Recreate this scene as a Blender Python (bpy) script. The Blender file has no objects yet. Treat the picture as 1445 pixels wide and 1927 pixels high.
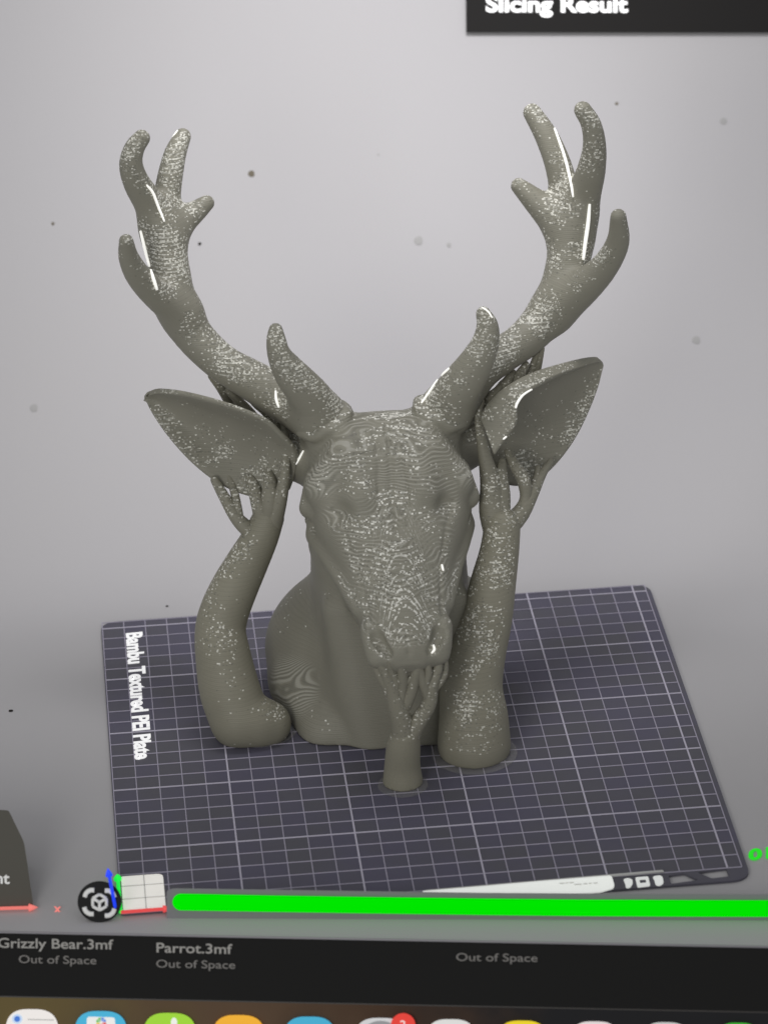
import bpy, bmesh, math, random
import numpy as np
from mathutils import Vector, Matrix
from mathutils.bvhtree import BVHTree
random.seed(4)
S = bpy.context.scene
COL = S.collection

# ------------------------------------------------------------------ camera, world, lights, exposure
CAM = np.array([-1.28204784, -14.71060833, 8.39247347])
ROT = np.array([[0.9948772475720878, -0.09716214192817757, -0.02790663790775908],
                [0.06791168718062925, 0.437893355524208, 0.896458260005467],
                [-0.07488167337651086, -0.893761113141357, 0.4422485812624564]])   # rows: right, up, back
FPX, CX, CY = 7239.0988, 722.5, 963.5
cd = bpy.data.cameras.new('camera')
cam = bpy.data.objects.new('camera', cd); COL.objects.link(cam)
M = Matrix.Identity(4)
for i in range(3):
    for j in range(3): M[j][i] = ROT[i][j]
    M[i][3] = CAM[i]
cam.matrix_world = M
cd.sensor_fit = 'VERTICAL'; cd.sensor_height = 36.0; cd.sensor_width = 36.0
cd.lens = FPX / 1927.0 * 36.0
cd.clip_start = 0.5; cd.clip_end = 200
cd.dof.use_dof = True; cd.dof.focus_distance = 16.9; cd.dof.aperture_fstop = 1.3
S.camera = cam

W = bpy.data.worlds.new('World'); S.world = W; W.use_nodes = True
W.node_tree.nodes['Background'].inputs[0].default_value = (0.97, 0.98, 1.0, 1)
W.node_tree.nodes['Background'].inputs[1].default_value = 0.385

def area(name, loc, target, size, power, color=(1, 1, 1), sy=None):
    l = bpy.data.lights.new(name, 'AREA'); l.energy = power; l.color = color; l.size = size
    if sy: l.shape = 'RECTANGLE'; l.size_y = sy
    o = bpy.data.objects.new(name, l); COL.objects.link(o); o.location = loc
    o.rotation_euler = (Vector(target) - Vector(loc)).to_track_quat('-Z', 'Y').to_euler()
    return o
area('key_softbox', (-5.5, -11.5, 5.4), (0, 0.3, 1.0), 4.0, 385, (1.0, 0.985, 0.95))
bl = area('added_backdrop_light', (0.35, 1.3, 6.2), (0.3, 3.1, 1.1), 2.4, 56, (1.0, 0.985, 1.0), 1.4)  # added lamp above the view, put in to brighten the backdrop
bl.data.spread = math.radians(80)
S.view_settings.view_transform = 'Standard'; S.view_settings.look = 'None'
S.view_settings.exposure = 0.0; S.view_settings.gamma = 1.0
S.render.engine = 'CYCLES'

# ------------------------------------------------------------------ helpers
def ray(px, py):
    d = np.array([(px - CX) / FPX, -(py - CY) / FPX, -1.0]) @ ROT
    return d / np.linalg.norm(d)
def at(px, py, Y):                       # point on the plane y = Y
    d = ray(px, py); return CAM + d * (Y - CAM[1]) / d[1]
def onfloor(px, py, z):
    d = ray(px, py); return CAM + d * (z - CAM[2]) / d[2]
class Plane:
    def __init__(self, p0, n):
        self.p = np.array(p0, float); self.n = np.array(n, float) / np.linalg.norm(n)
    def px(self, x, y, off=0.0):
        d = ray(x, y); p = self.p + self.n * off
        return CAM + d * (np.dot(p - CAM, self.n) / np.dot(d, self.n))

def link(name, me, mat=None, parent=None):
    o = bpy.data.objects.new(name, me); COL.objects.link(o)
    if mat is not None and len(me.materials) == 0: me.materials.append(mat)
    if parent is not None: o.parent = parent
    return o
def tag(o, label=None, cat=None, group=None, kind=None):
    if label: o['label'] = label
    if cat: o['category'] = cat
    if group: o['group'] = group
    if kind: o['kind'] = kind
    return o
def thing(name, label, cat, loc=(0, 0, 0), group=None):
    o = bpy.data.objects.new(name, None); COL.objects.link(o); o.location = loc
    o.empty_display_size = 0.1
    return tag(o, label, cat, group)
def mesh(name, v, f, smooth=True):
    me = bpy.data.meshes.new(name)
    v = np.asarray(v, dtype=np.float32)
    if isinstance(f, np.ndarray):
        k = f.shape[1]
        me.vertices.add(len(v)); me.vertices.foreach_set('co', v.ravel())
        me.loops.add(f.size); me.loops.foreach_set('vertex_index', f.ravel().astype(np.int32))
        me.polygons.add(len(f))
        me.polygons.foreach_set('loop_start', np.arange(0, f.size, k, dtype=np.int32))
        me.polygons.foreach_set('loop_total', np.full(len(f), k, dtype=np.int32))
        me.update(calc_edges=True); me.validate()
    else:
        me.from_pydata([tuple(map(float, q)) for q in v], [], f); me.update()
    if smooth: me.polygons.foreach_set('use_smooth', [True] * len(me.polygons))
    return me
def local(me, parent):                   # mesh made in world coordinates -> coordinates of its parent
    me.transform(Matrix.Translation(-Vector(parent.location))); return me

# ------------------------------------------------------------------ materials
def principled(name, col, rough=0.5, emit=None, estr=0.0, spec=0.5):
    m = bpy.data.materials.new(name); m.use_nodes = True
    b = m.node_tree.nodes['Principled BSDF']
    b.inputs['Base Color'].default_value = (*col, 1); b.inputs['Roughness'].default_value = rough
    b.inputs['Specular IOR Level'].default_value = spec
    if emit:
        b.inputs['Emission Color'].default_value = (*emit, 1); b.inputs['Emission Strength'].default_value = estr
    return m
class NT:
    def __init__(self, m): self.t = m.node_tree; self.b = self.t.nodes['Principled BSDF']
    def put(self, sock, v):
        if isinstance(v, bpy.types.NodeSocket): self.t.links.new(v, sock)
        else: sock.default_value = v
    def math(self, op, a, b=0.0, c=0.0):
        n = self.t.nodes.new('ShaderNodeMath'); n.operation = op
        for i, v in enumerate((a, b, c)): self.put(n.inputs[i], v)
        return n.outputs[0]
    def ramp(self, v, lo, hi, a=0.0, b=1.0):
        n = self.t.nodes.new('ShaderNodeMapRange'); n.interpolation_type = 'SMOOTHSTEP'
        for i, x in enumerate((v, lo, hi, a, b)): self.put(n.inputs[i], x)
        return n.outputs[0]
    def white(self, vec):
        n = self.t.nodes.new('ShaderNodeTexWhiteNoise'); n.noise_dimensions = '3D'; self.put(n.inputs['Vector'], vec); return n.outputs[0]
    def noise(self, vec, scale, detail=2.0):
        n = self.t.nodes.new('ShaderNodeTexNoise'); n.inputs['Scale'].default_value = scale; n.inputs['Detail'].default_value = detail
        self.put(n.inputs['Vector'], vec); return n.outputs[0]
    def xyz(self, x, y, z):
        n = self.t.nodes.new('ShaderNodeCombineXYZ')
        for i, v in enumerate((x, y, z)): self.put(n.inputs[i], v)
        return n.outputs[0]
    def mix(self, f, a, b):
        n = self.t.nodes.new('ShaderNodeMix'); n.data_type = 'RGBA'
        self.put(n.inputs[0], f)
        self.put(n.inputs[6], a if isinstance(a, bpy.types.NodeSocket) else (*a, 1))
        self.put(n.inputs[7], b if isinstance(b, bpy.types.NodeSocket) else (*b, 1))
        return n.outputs[2]
    def bump(self, h, dist, strength=1.0):
        n = self.t.nodes.new('ShaderNodeBump'); n.inputs['Strength'].default_value = strength; n.inputs['Distance'].default_value = dist
        self.put(n.inputs['Height'], h); self.t.links.new(n.outputs[0], self.b.inputs['Normal'])

def filament(name, density=0.15, lo=0.02, hi=0.4, contour=0.0, moire=None, above=None, rows=(0.55, 1.25), pale=(0.78, 0.77, 0.69), col=(0.272, 0.262, 0.212), floor=0.0):
    """printed plastic: horizontal layers with their sparkle painted in as pale flecks where the surface faces up"""
    m = principled(name, col, 0.55, spec=0.35); n = NT(m)
    g = n.t.nodes.new('ShaderNodeNewGeometry')
    sp = n.t.nodes.new('ShaderNodeSeparateXYZ'); n.t.links.new(g.outputs['Position'], sp.inputs[0])
    sn = n.t.nodes.new('ShaderNodeSeparateXYZ'); n.t.links.new(g.outputs['Normal'], sn.inputs[0])
    x, y, z = sp.outputs; nz = sn.outputs[2]
    zl = n.math('FLOOR', n.math('DIVIDE', z, 0.0056))
    off = n.white(n.xyz(zl, 3.1, 7.7))
    off2 = n.white(n.xyz(zl, 1.3, 5.7))
    cx = n.math('FLOOR', n.math('ADD', n.math('DIVIDE', x, 0.0076), off))
    cy = n.math('FLOOR', n.math('ADD', n.math('DIVIDE', y, 0.0084), off2))
    r = n.white(n.xyz(cx, cy, zl)); r2 = n.white(n.xyz(cy, zl, cx))
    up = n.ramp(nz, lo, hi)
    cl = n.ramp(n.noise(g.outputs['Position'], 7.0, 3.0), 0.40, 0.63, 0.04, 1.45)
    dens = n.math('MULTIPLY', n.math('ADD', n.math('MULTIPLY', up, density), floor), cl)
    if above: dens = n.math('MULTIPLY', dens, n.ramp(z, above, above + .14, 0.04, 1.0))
    row = n.math('LESS_THAN', n.math('FRACT', n.math('ADD', n.math('DIVIDE', zl, 3.0), 0.01)), 0.2)      # painted sparkle flecks gather on every third layer
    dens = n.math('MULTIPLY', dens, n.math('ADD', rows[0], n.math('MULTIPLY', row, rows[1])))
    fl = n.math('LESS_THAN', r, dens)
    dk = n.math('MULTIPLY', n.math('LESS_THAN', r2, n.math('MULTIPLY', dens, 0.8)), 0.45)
    tone = n.mix(n.noise(g.outputs['Position'], 4.0, 3.0), tuple(c * 0.88 for c in col), tuple(c * 1.12 for c in col))
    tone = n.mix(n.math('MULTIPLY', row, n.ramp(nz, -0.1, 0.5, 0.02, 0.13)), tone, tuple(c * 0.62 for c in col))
    c = n.mix(dk, tone, (0.135, 0.135, 0.115))
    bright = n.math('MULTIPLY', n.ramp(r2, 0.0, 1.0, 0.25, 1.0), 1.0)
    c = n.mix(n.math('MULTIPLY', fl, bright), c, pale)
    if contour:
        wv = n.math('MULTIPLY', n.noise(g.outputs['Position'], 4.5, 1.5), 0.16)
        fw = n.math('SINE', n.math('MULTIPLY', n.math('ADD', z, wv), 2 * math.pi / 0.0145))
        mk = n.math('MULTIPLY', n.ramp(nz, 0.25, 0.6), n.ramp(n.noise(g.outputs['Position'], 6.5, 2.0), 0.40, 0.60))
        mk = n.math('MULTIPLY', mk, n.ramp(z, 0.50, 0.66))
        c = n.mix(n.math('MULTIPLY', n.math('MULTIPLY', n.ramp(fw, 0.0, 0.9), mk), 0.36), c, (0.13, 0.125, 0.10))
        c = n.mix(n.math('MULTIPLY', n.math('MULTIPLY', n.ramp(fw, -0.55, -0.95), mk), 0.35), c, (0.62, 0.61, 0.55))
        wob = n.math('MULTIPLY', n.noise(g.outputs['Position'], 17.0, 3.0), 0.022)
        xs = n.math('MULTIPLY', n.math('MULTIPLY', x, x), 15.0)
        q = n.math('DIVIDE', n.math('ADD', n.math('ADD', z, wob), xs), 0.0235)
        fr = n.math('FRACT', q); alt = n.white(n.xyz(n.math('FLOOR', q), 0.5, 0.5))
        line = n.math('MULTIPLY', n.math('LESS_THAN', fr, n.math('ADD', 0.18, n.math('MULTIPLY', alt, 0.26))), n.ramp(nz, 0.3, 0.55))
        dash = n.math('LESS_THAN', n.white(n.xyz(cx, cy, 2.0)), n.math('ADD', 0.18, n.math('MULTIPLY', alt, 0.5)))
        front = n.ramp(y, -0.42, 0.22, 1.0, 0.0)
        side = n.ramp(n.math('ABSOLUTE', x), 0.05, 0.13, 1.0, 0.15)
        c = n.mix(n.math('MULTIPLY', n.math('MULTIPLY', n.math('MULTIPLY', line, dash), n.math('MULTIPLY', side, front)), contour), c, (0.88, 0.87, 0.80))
    if moire:
        for (mx, my, mz, mr, k) in moire:
            dx = n.math('SUBTRACT', x, mx); dy = n.math('SUBTRACT', y, my); dz = n.math('SUBTRACT', z, mz)
            d2 = n.math('ADD', n.math('ADD', n.math('MULTIPLY', dx, dx), n.math('MULTIPLY', dy, dy)), n.math('MULTIPLY', dz, dz))
            msk = n.ramp(n.math('SQRT', d2), mr * 0.5, mr, 1.0, 0.0)
            sad = n.math('SUBTRACT', n.math('MULTIPLY', dx, n.math('ADD', dz, n.math('MULTIPLY', dy, 0.3))), n.math('MULTIPLY', n.math('MULTIPLY', dz, dz), 0.8))
            ph = n.math('ADD', n.math('MULTIPLY', sad, k), n.math('MULTIPLY', n.noise(g.outputs['Position'], 9.0, 1.0), 14.0))
            w = n.math('MULTIPLY', n.ramp(n.math('SINE', ph), -0.6, 1.0), msk)
            c = n.mix(n.math('MULTIPLY', w, 0.45), c, (0.60, 0.59, 0.52))
            w2 = n.math('MULTIPLY', n.ramp(n.math('SINE', n.math('ADD', ph, 2.6)), 0.1, 1.0), msk)
            c = n.mix(n.math('MULTIPLY', w2, 0.35), c, (0.15, 0.15, 0.13))
    n.t.links.new(c, n.b.inputs['Base Color'])
    n.bump(n.math('SINE', n.math('MULTIPLY', z, 2 * math.pi / 0.0078)), 0.0007, 0.35)
    return m

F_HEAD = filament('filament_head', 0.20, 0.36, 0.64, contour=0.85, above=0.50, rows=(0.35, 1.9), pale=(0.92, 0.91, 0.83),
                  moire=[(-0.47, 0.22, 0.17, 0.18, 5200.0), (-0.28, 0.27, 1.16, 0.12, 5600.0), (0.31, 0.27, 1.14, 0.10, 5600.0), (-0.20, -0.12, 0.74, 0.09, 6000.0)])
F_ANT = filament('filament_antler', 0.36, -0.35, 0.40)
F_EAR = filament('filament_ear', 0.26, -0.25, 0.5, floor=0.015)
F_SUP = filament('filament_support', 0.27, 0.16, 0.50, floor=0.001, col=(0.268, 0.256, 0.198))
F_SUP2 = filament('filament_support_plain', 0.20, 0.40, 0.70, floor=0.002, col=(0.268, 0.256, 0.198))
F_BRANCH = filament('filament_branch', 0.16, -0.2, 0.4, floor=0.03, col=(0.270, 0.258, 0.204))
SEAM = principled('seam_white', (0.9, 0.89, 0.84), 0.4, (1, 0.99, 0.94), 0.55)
WHITE = principled('white_print', (0.86, 0.85, 0.82), 0.5)

# backdrop
GREY = principled('matte_grey', (0.48, 0.47, 0.485), 0.85, spec=0.15)
n = NT(GREY); g = n.t.nodes.new('ShaderNodeNewGeometry')
f = n.noise(g.outputs['Position'], 160.0, 2.0); f2 = n.noise(g.outputs['Position'], 0.9, 3.0)
c = n.mix(f, (0.465, 0.458, 0.472), (0.50, 0.492, 0.505)); c = n.mix(n.math('MULTIPLY', f2, 0.35), c, (0.50, 0.48, 0.465))
n.t.links.new(c, n.b.inputs['Base Color'])

# ------------------------------------------------------------------ setting: floor running up into the back wall, front panel edge
ZF = -0.013
FA = onfloor(0, 1754, ZF); FB = onfloor(1445, 1782, ZF)
fdir = (FB - FA) / np.linalg.norm(FB - FA)
FL = FA - fdir * 4.0; FR = FB + fdir * 4.0
prof = [(yy, ZF + 0.45 * (yy - 1.45) ** 2) for yy in np.linspace(1.45, 4.7, 40)]   # floor sweeping up into a backdrop
v = []; fc = []
for s in range(2):
    P0 = FL if s == 0 else FR; X = -6.0 if s == 0 else 6.0
    v.append((P0[0], P0[1], ZF)); v += [(X, yy, zz) for yy, zz in prof]
N1 = len(prof) + 1
for k in range(N1 - 1): fc.append([k, N1 + k, N1 + k + 1, k + 1])
floor_o = link('backdrop_floor', mesh('backdrop_floor', v, fc), GREY); tag(floor_o, kind='structure')

# ------------------------------------------------------------------ SDF toolkit
class Field:
    def __init__(self, lo, hi, h):
        self.lo = np.array(lo, float); self.h = h
        self.n = np.ceil((np.array(hi) - self.lo) / h).astype(int) + 1
        self.ax = [(self.lo[i] + h * np.arange(self.n[i])).astype(np.float32) for i in range(3)]
        self.d = np.full(self.n, 1.0, np.float32)
    def sub(self, lo, hi):
        sl = []
        for i in range(3):
            a = int(np.clip(np.floor((lo[i] - self.lo[i]) / self.h), 0, self.n[i])); b = int(np.clip(np.ceil((hi[i] - self.lo[i]) / self.h) + 1, 0, self.n[i]))
            sl.append(slice(a, b))
        g = np.meshgrid(*[self.ax[i][sl[i]] for i in range(3)], indexing='ij', sparse=True)
        return tuple(sl), g
    def merge(self, sl, d, k, mode):
        a = self.d[sl]
        if mode == 'add':
            if k > 0:
                h = np.maximum(k - np.abs(a - d), 0) / k; self.d[sl] = np.minimum(a, d) - h * h * k * 0.25
            else: self.d[sl] = np.minimum(a, d)
        else:
            b = -d
            if k > 0:
                h = np.maximum(k - np.abs(a - b), 0) / k; self.d[sl] = np.maximum(a, b) + h * h * k * 0.25
            else: self.d[sl] = np.maximum(a, b)
    def seg(self, p, q, r1, r2, k=0.04, mode='add'):
        p = np.asarray(p, float); q = np.asarray(q, float); m = max(r1, r2) + max(k, .05) + 3 * self.h
        sl, (X, Y, Z) = self.sub(np.minimum(p, q) - m, np.maximum(p, q) + m)
        e = q - p; L = max(float(e @ e), 1e-9)
        t = np.clip(((X - p[0]) * e[0] + (Y - p[1]) * e[1] + (Z - p[2]) * e[2]) / L, 0, 1)
        d = np.sqrt((X - p[0] - t * e[0]) ** 2 + (Y - p[1] - t * e[1]) ** 2 + (Z - p[2] - t * e[2]) ** 2) - (r1 + (r2 - r1) * t)
        self.merge(sl, d.astype(np.float32), k, mode)
    def chain(self, pts, k=0.04, mode='add'):
        for a, b in zip(pts[:-1], pts[1:]): self.seg(a[:3], b[:3], a[3], b[3], k, mode)
    def chains(self, P, k):
        tot = None
        for p in P:
            self.d = np.full(self.n, 1.0, np.float32)
            for a, b in zip(p[:-1], p[1:]): self.seg(a[:3], b[:3], a[3], b[3], 0.0)
            if tot is None: tot = self.d
            else:
                h = np.maximum(k - np.abs(tot - self.d), 0) / k; tot = np.minimum(tot, self.d) - h * h * k * .25
        self.d = tot
    def ell(self, c, r, k=0.04, mode='add', rot=None):
        c = np.asarray(c, float); r = np.asarray(r, float); m = max(r) + k + 3 * self.h
        sl, (X, Y, Z) = self.sub(c - m, c + m)
        X, Y, Z = X - c[0], Y - c[1], Z - c[2]
        if rot is not None: X, Y, Z = (rot[i][0] * X + rot[i][1] * Y + rot[i][2] * Z for i in range(3))
        k0 = np.sqrt((X / r[0]) ** 2 + (Y / r[1]) ** 2 + (Z / r[2]) ** 2); k1 = np.sqrt((X / r[0] ** 2) ** 2 + (Y / r[1] ** 2) ** 2 + (Z / r[2] ** 2) ** 2) + 1e-6
        self.merge(sl, (k0 * (k0 - 1) / k1).astype(np.float32), k, mode)
    def mesh(self, name):
        d = self.d; n = self.n
        ins = d < 0
        cell = np.zeros(n - 1, bool); s = np.zeros((*(n - 1), 3), np.float32); cnt = np.zeros(n - 1, np.float32)
        off = [(i, j, k) for i in (0, 1) for j in (0, 1) for k in (0, 1)]
        def cut(o): return tuple(slice(o[i], n[i] - 1 + o[i]) for i in range(3))
        for a in off:
            for ax in range(3):
                if a[ax]: continue
                b = list(a); b[ax] = 1
                da, db = d[cut(a)], d[cut(b)]
                x = ins[cut(a)] != ins[cut(b)]
                idx = np.nonzero(x); t = da[idx] / (da[idx] - db[idx])
                p = np.tile(np.array(a, np.float32), (len(t), 1)); p[:, ax] += t
                s[idx] += p; cnt[idx] += 1
        idx = np.nonzero(cnt > 0)
        vid = np.full(n - 1, -1, np.int64); vid[idx] = np.arange(len(idx[0]))
        V = (np.stack(idx, 1) + s[idx] / cnt[idx][:, None]) * self.h + self.lo
        Q = []
        for ax in range(3):
            u, w = (ax + 1) % 3, (ax + 2) % 3
            a = [slice(1, n[i] - 1) for i in range(3)]; a[ax] = slice(0, n[ax] - 1)
            b = list(a); b[ax] = slice(1, n[ax])
            ia, ib = ins[tuple(a)], ins[tuple(b)]
            e = np.nonzero(ia != ib)
            c = [e[i] + (0 if i == ax else 1) for i in range(3)]
            def vv(du, dw):
                q = [c[0].copy(), c[1].copy(), c[2].copy()]; q[u] -= du; q[w] -= dw
                return vid[tuple(q)]
            q = np.stack([vv(1, 1), vv(0, 1), vv(0, 0), vv(1, 0)], 1)
            fl = ~ia[e]; q[fl] = q[fl][:, ::-1]
            Q.append(q)
        Q = np.concatenate(Q)
        return V, Q
def bvh_of(*vq):
    V = []; Q = []; o = 0
    for v, q in vq:
        V.append(v); Q += (np.asarray(q) + o).tolist(); o += len(v)
    return BVHTree.FromPolygons(np.concatenate(V).tolist(), Q)
def tube(name, pts, radii, seg=8):
    pts = [Vector(p) for p in pts]; v = []; f = []
    for i, p in enumerate(pts):
        t = (pts[min(i + 1, len(pts) - 1)] - pts[max(i - 1, 0)]).normalized()
        a = t.orthogonal().normalized()
        if i: a = (pa - t * pa.dot(t)).normalized()
        pa = a; b = t.cross(a)
        for k in range(seg):
            an = 2 * math.pi * k / seg; v.append(p + (a * math.cos(an) + b * math.sin(an)) * radii[i])
    for i in range(len(pts) - 1):
        for k in range(seg): f.append([i * seg + k, i * seg + (k + 1) % seg, (i + 1) * seg + (k + 1) % seg, (i + 1) * seg + k])
    f.append(list(range(seg))[::-1]); f.append([(len(pts) - 1) * seg + k for k in range(seg)])
    return mesh(name, v, f)
def smoothline(p, m=6):                  # Catmull-Rom through rows of numbers
    p = np.array(p, float); q = np.vstack([2 * p[0] - p[1], p, 2 * p[-1] - p[-2]]); out = []
    for i in range(1, len(q) - 2):
        for t in np.linspace(0, 1, m, endpoint=False):
            out.append(0.5 * (2 * q[i] + (q[i + 1] - q[i - 1]) * t + (2 * q[i - 1] - 5 * q[i] + 4 * q[i + 1] - q[i + 2]) * t * t + (3 * q[i] - q[i - 1] - 3 * q[i + 1] + q[i + 2]) * t ** 3))
    out.append(p[-1]); return np.array(out)
U = 0.00235                              # one photograph pixel at the bust, in scene units

def pc(lst, m=4):                        # rows (px, py, width_px, y) -> smooth 3-D chain with radii
    q = np.array([[*at(a, b, y), w * 0.5 * U] for a, b, w, y in lst])
    return smoothline(q, m) if len(q) > 2 else q
# ------------------------------------------------------------------ the deer bust
deer = thing('deer_bust', 'olive grey deer head bust with branching antlers standing in the middle of the dark plate', 'deer bust', (0, 0.4, 0))

def loft(F, o, a, nv, tab, ex, k, box):
    sl, (X, Y, Z) = F.sub(*box)
    X, Y, Z = X - o[0], Y - o[1], Z - o[2]
    s = Y * a[1] + Z * a[2]; h = Y * nv[1] + Z * nv[2]
    tab = np.array(tab, float); fine = smoothline(tab, 8)
    sc = np.clip(s, tab[0, 0], tab[-1, 0])
    w = np.interp(sc, fine[:, 0], fine[:, 1]); t = np.interp(sc, fine[:, 0], fine[:, 2]); b = np.interp(sc, fine[:, 0], fine[:, 3])
    hc = (t + b) / 2; hh = np.maximum((t - b) / 2, 0.01)
    q = ((np.abs(X) / w) ** ex + (np.abs(h - hc) / hh) ** ex) ** (1 / ex)
    d = (q - 1) * np.minimum(w, hh)
    over = s - sc
    d = np.where(over == 0, d, np.sqrt(np.maximum(d, 0) ** 2 + over ** 2) + np.minimum(d, 0) * 0.0)
    F.merge(sl, d.astype(np.float32), k, 'add')

H = Field((-0.64, -0.66, -0.03), (0.64, 1.05, 1.52), 0.0092)
neck_tab = [(-.05, .40, .085, -.85), (0, .41, .078, -.85), (.15, .39, .062, -.85), (.3, .365, .045, -.85), (.5, .348, .012, -.84), (.65, .342, -.03, -.83), (.8, .335, -.10, -.83), (.92, .325, -.2, -.80), (1.02, .28, -.27, -.74), (1.12, .18, -.34, -.66)]
loft(H, (0, 0, 0), (0, 0, 1), (0, -1, 0), neck_tab, 2.6, 0.0, ((-.64, -.66, -.1), (.64, 1.1, 1.5)))
H.ell((-.02, .52, .20), (.54, .43, .40), 0.055)
for s in (-1, 1):
    H.seg((s * .25, .10, .60), (s * .14, -.02, .0), .05, .04, .12)                 # long neck muscles
    H.seg((s * .375, .20, .62), (s * .36, .03, .28), .012, .012, .05, 'sub')            # creases between neck and shoulder
    H.seg((s * .36, .03, .28), (s * .26, -.075, .03), .012, .010, .05, 'sub')
head_tab = [(-.16, .17, -.19, -.38), (-.09, .25, -.10, -.42), (-.03, .30, -.02, -.45), (.03, .322, .036, -.48), (.13, .340, .068, -.50), (.26, .352, .07, -.50), (.38, .350, .046, -.49), (.46, .335, .036, -.47), (.55, .305, .026, -.44),
            (.70, .248, .010, -.37), (.85, .212, -.002, -.30), (1.0, .184, -.004, -.24), (1.08, .176, -.002, -.215), (1.125, .167, -.006, -.195), (1.16, .150, -.018, -.182), (1.188, .122, -.034, -.168), (1.206, .09, -.055, -.15), (1.217, .055, -.07, -.13)]
HO = np.array([0, .5, 1.33]); HA = np.array([0, -.853, -.522]); HN = np.array([0, -.522, .853])
loft(H, HO, HA, HN, head_tab, 2.7, 0.035, ((-.5, -.64, .35), (.5, .95, 1.5)))
def hp(x, s, h): return HO + HA * s + HN * h + np.array([x, 0, 0])
H.seg((-.20, .52, 1.255), (.20, .52, 1.255), .075, .075, .05)
H.seg((-.33, .09, .0), (.33, .09, .0), .09, .09, .08)
H.seg((-.335, .09, .0), (-.43, .36, .10), .085, .12, .10)                            # blunt front corners of the base
H.seg(hp(0, .72, -.035), hp(0, 1.10, -.045), .065, .055, .09)                             # crest of the nose bridge
for s in (-1, 1):
    H.seg(hp(s * .16, .14, .025), hp(s * .13, .42, .02), .05, .05, .08)               # frontal bones either side of the seam
    H.seg(hp(s * .20, .22, .035), hp(s * .305, .32, -.055), .055, .058, .06)
    H.ell(hp(s * .235, .50, .012), (.04, .07, .03), .05, 'sub')                           # hollow in front of the brow              # brow
    H.seg(hp(s * .318, .235, -.10), hp(s * .343, .345, -.155), .042, .052, .022)                             # brow bump on the outline
    H.seg(hp(s * .366, .30, -.235), hp(s * .340, .45, -.180), .020, .014, .014, 'sub')   # slit under the lid
    H.ell(hp(s * .318, .365, -.215), (.040, .05, .05), .010)                             # eyeball
    H.seg(hp(s * .355, .33, -.28), hp(s * .318, .47, -.215), .015, .010, .015)          # lower lid
    H.seg(hp(s * .372, .36, -.30), hp(s * .325, .49, -.235), .006, .006, .015, 'sub')
    H.seg(hp(s * .325, .42, -.27), hp(s * .190, .90, -.11), .042, .022, .045)            # cheek bone
    H.seg(hp(s * .29, .36, -.43), hp(s * .11, 1.0, -.22), .05, .03, .06)               # jaw
    H.seg(hp(s * .160, .93, -.19), hp(s * .148, 1.06, -.13), .008, .008, .03, 'sub')
    H.seg(hp(s * .152, 1.04, -.06), hp(s * .138, 1.165, -.10), .034, .028, .05)          # nostril wings
    H.seg(hp(s * .145, 1.035, -.008), hp(s * .135, 1.10, -.014), .010, .022, .018, 'sub')
    H.seg(hp(s * .135, 1.10, -.022), hp(s * .090, 1.172, -.042), .031, .020, .013, 'sub')
    H.chain([(s * .24, .53, 1.27, .115), (s * .285, .515, 1.36, .095)], .06)           # pedicle
    a0 = np.array([s * .258, .515, 1.325]); ax = np.array([s * .38, -.05, .92]); ax /= np.linalg.norm(ax)
    e1 = np.cross(ax, (0, 1, 0)); e1 /= np.linalg.norm(e1); e2 = np.cross(ax, e1)
    for k in range(20):                                                             # knobbly burr round the antler's foot
        an = k / 20 * 2 * math.pi; c = a0 + (e1 * math.cos(an) + e2 * math.sin(an)) * (.106 + .005 * math.sin(k * 2.3)) + ax * .008 * math.sin(k * 1.7 + s)
        H.ell(c, (.026, .026, .020), .03)
    H.seg((s * .28, .58, 1.10), (s * .43, .66, 1.13), .13, .115, .04)                  # root of the ear
def surface_h(x, s):                      # height of the face above the head's axis, read from the field
    for h in np.arange(.16, -.2, -.003):
        q = np.round((hp(x, s, h) - H.lo) / H.h).astype(int)
        if H.d[tuple(q)] < 0: return h
    return 0.0
for xs, ss, rr in ((0, np.linspace(.06, .60, 15), .011), (.0, np.linspace(1.12, 1.19, 4), .006)):
    Pt = [hp(xs + .006 * math.sin(9 * q), q, surface_h(xs, q) + rr * .42) for q in ss]
    for a, b in zip(Pt[:-1], Pt[1:]): H.seg(a, b, rr, rr, .012, 'sub')
for sg in (-1, 1):                        # vein-like creases beside the seam and down the cheek
    for path, rr in (([(.055, .10), (.045, .25), (.06, .42), (.05, .58)], .005), ([(.26, .44), (.215, .60), (.175, .78), (.160, .95), (.155, 1.02)], .007)):
        Pt = [hp(sg * a, b, surface_h(sg * a, b) + rr * .45) for a, b in smoothline(path, 4)]
        for a, b in zip(Pt[:-1], Pt[1:]): H.seg(a, b, rr, rr, .010, 'sub')
zc = (0.001 - H.ax[2])[None, None, :]
H.d = np.maximum(H.d, zc)
hv, hq = H.mesh('head')
# skin wrinkles and slight modelling unevenness
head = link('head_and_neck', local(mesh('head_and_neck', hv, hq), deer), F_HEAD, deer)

def antler(beam, tines):
    P = [pc(beam)] + [pc(t) for t in tines]
    allp = np.vstack(P); lo = allp[:, :3].min(0) - .16; hi = allp[:, :3].max(0) + .16
    F = Field(lo, hi, 0.0085)
    F.chains(P, 0.06)
    return F.mesh('antler')
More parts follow.
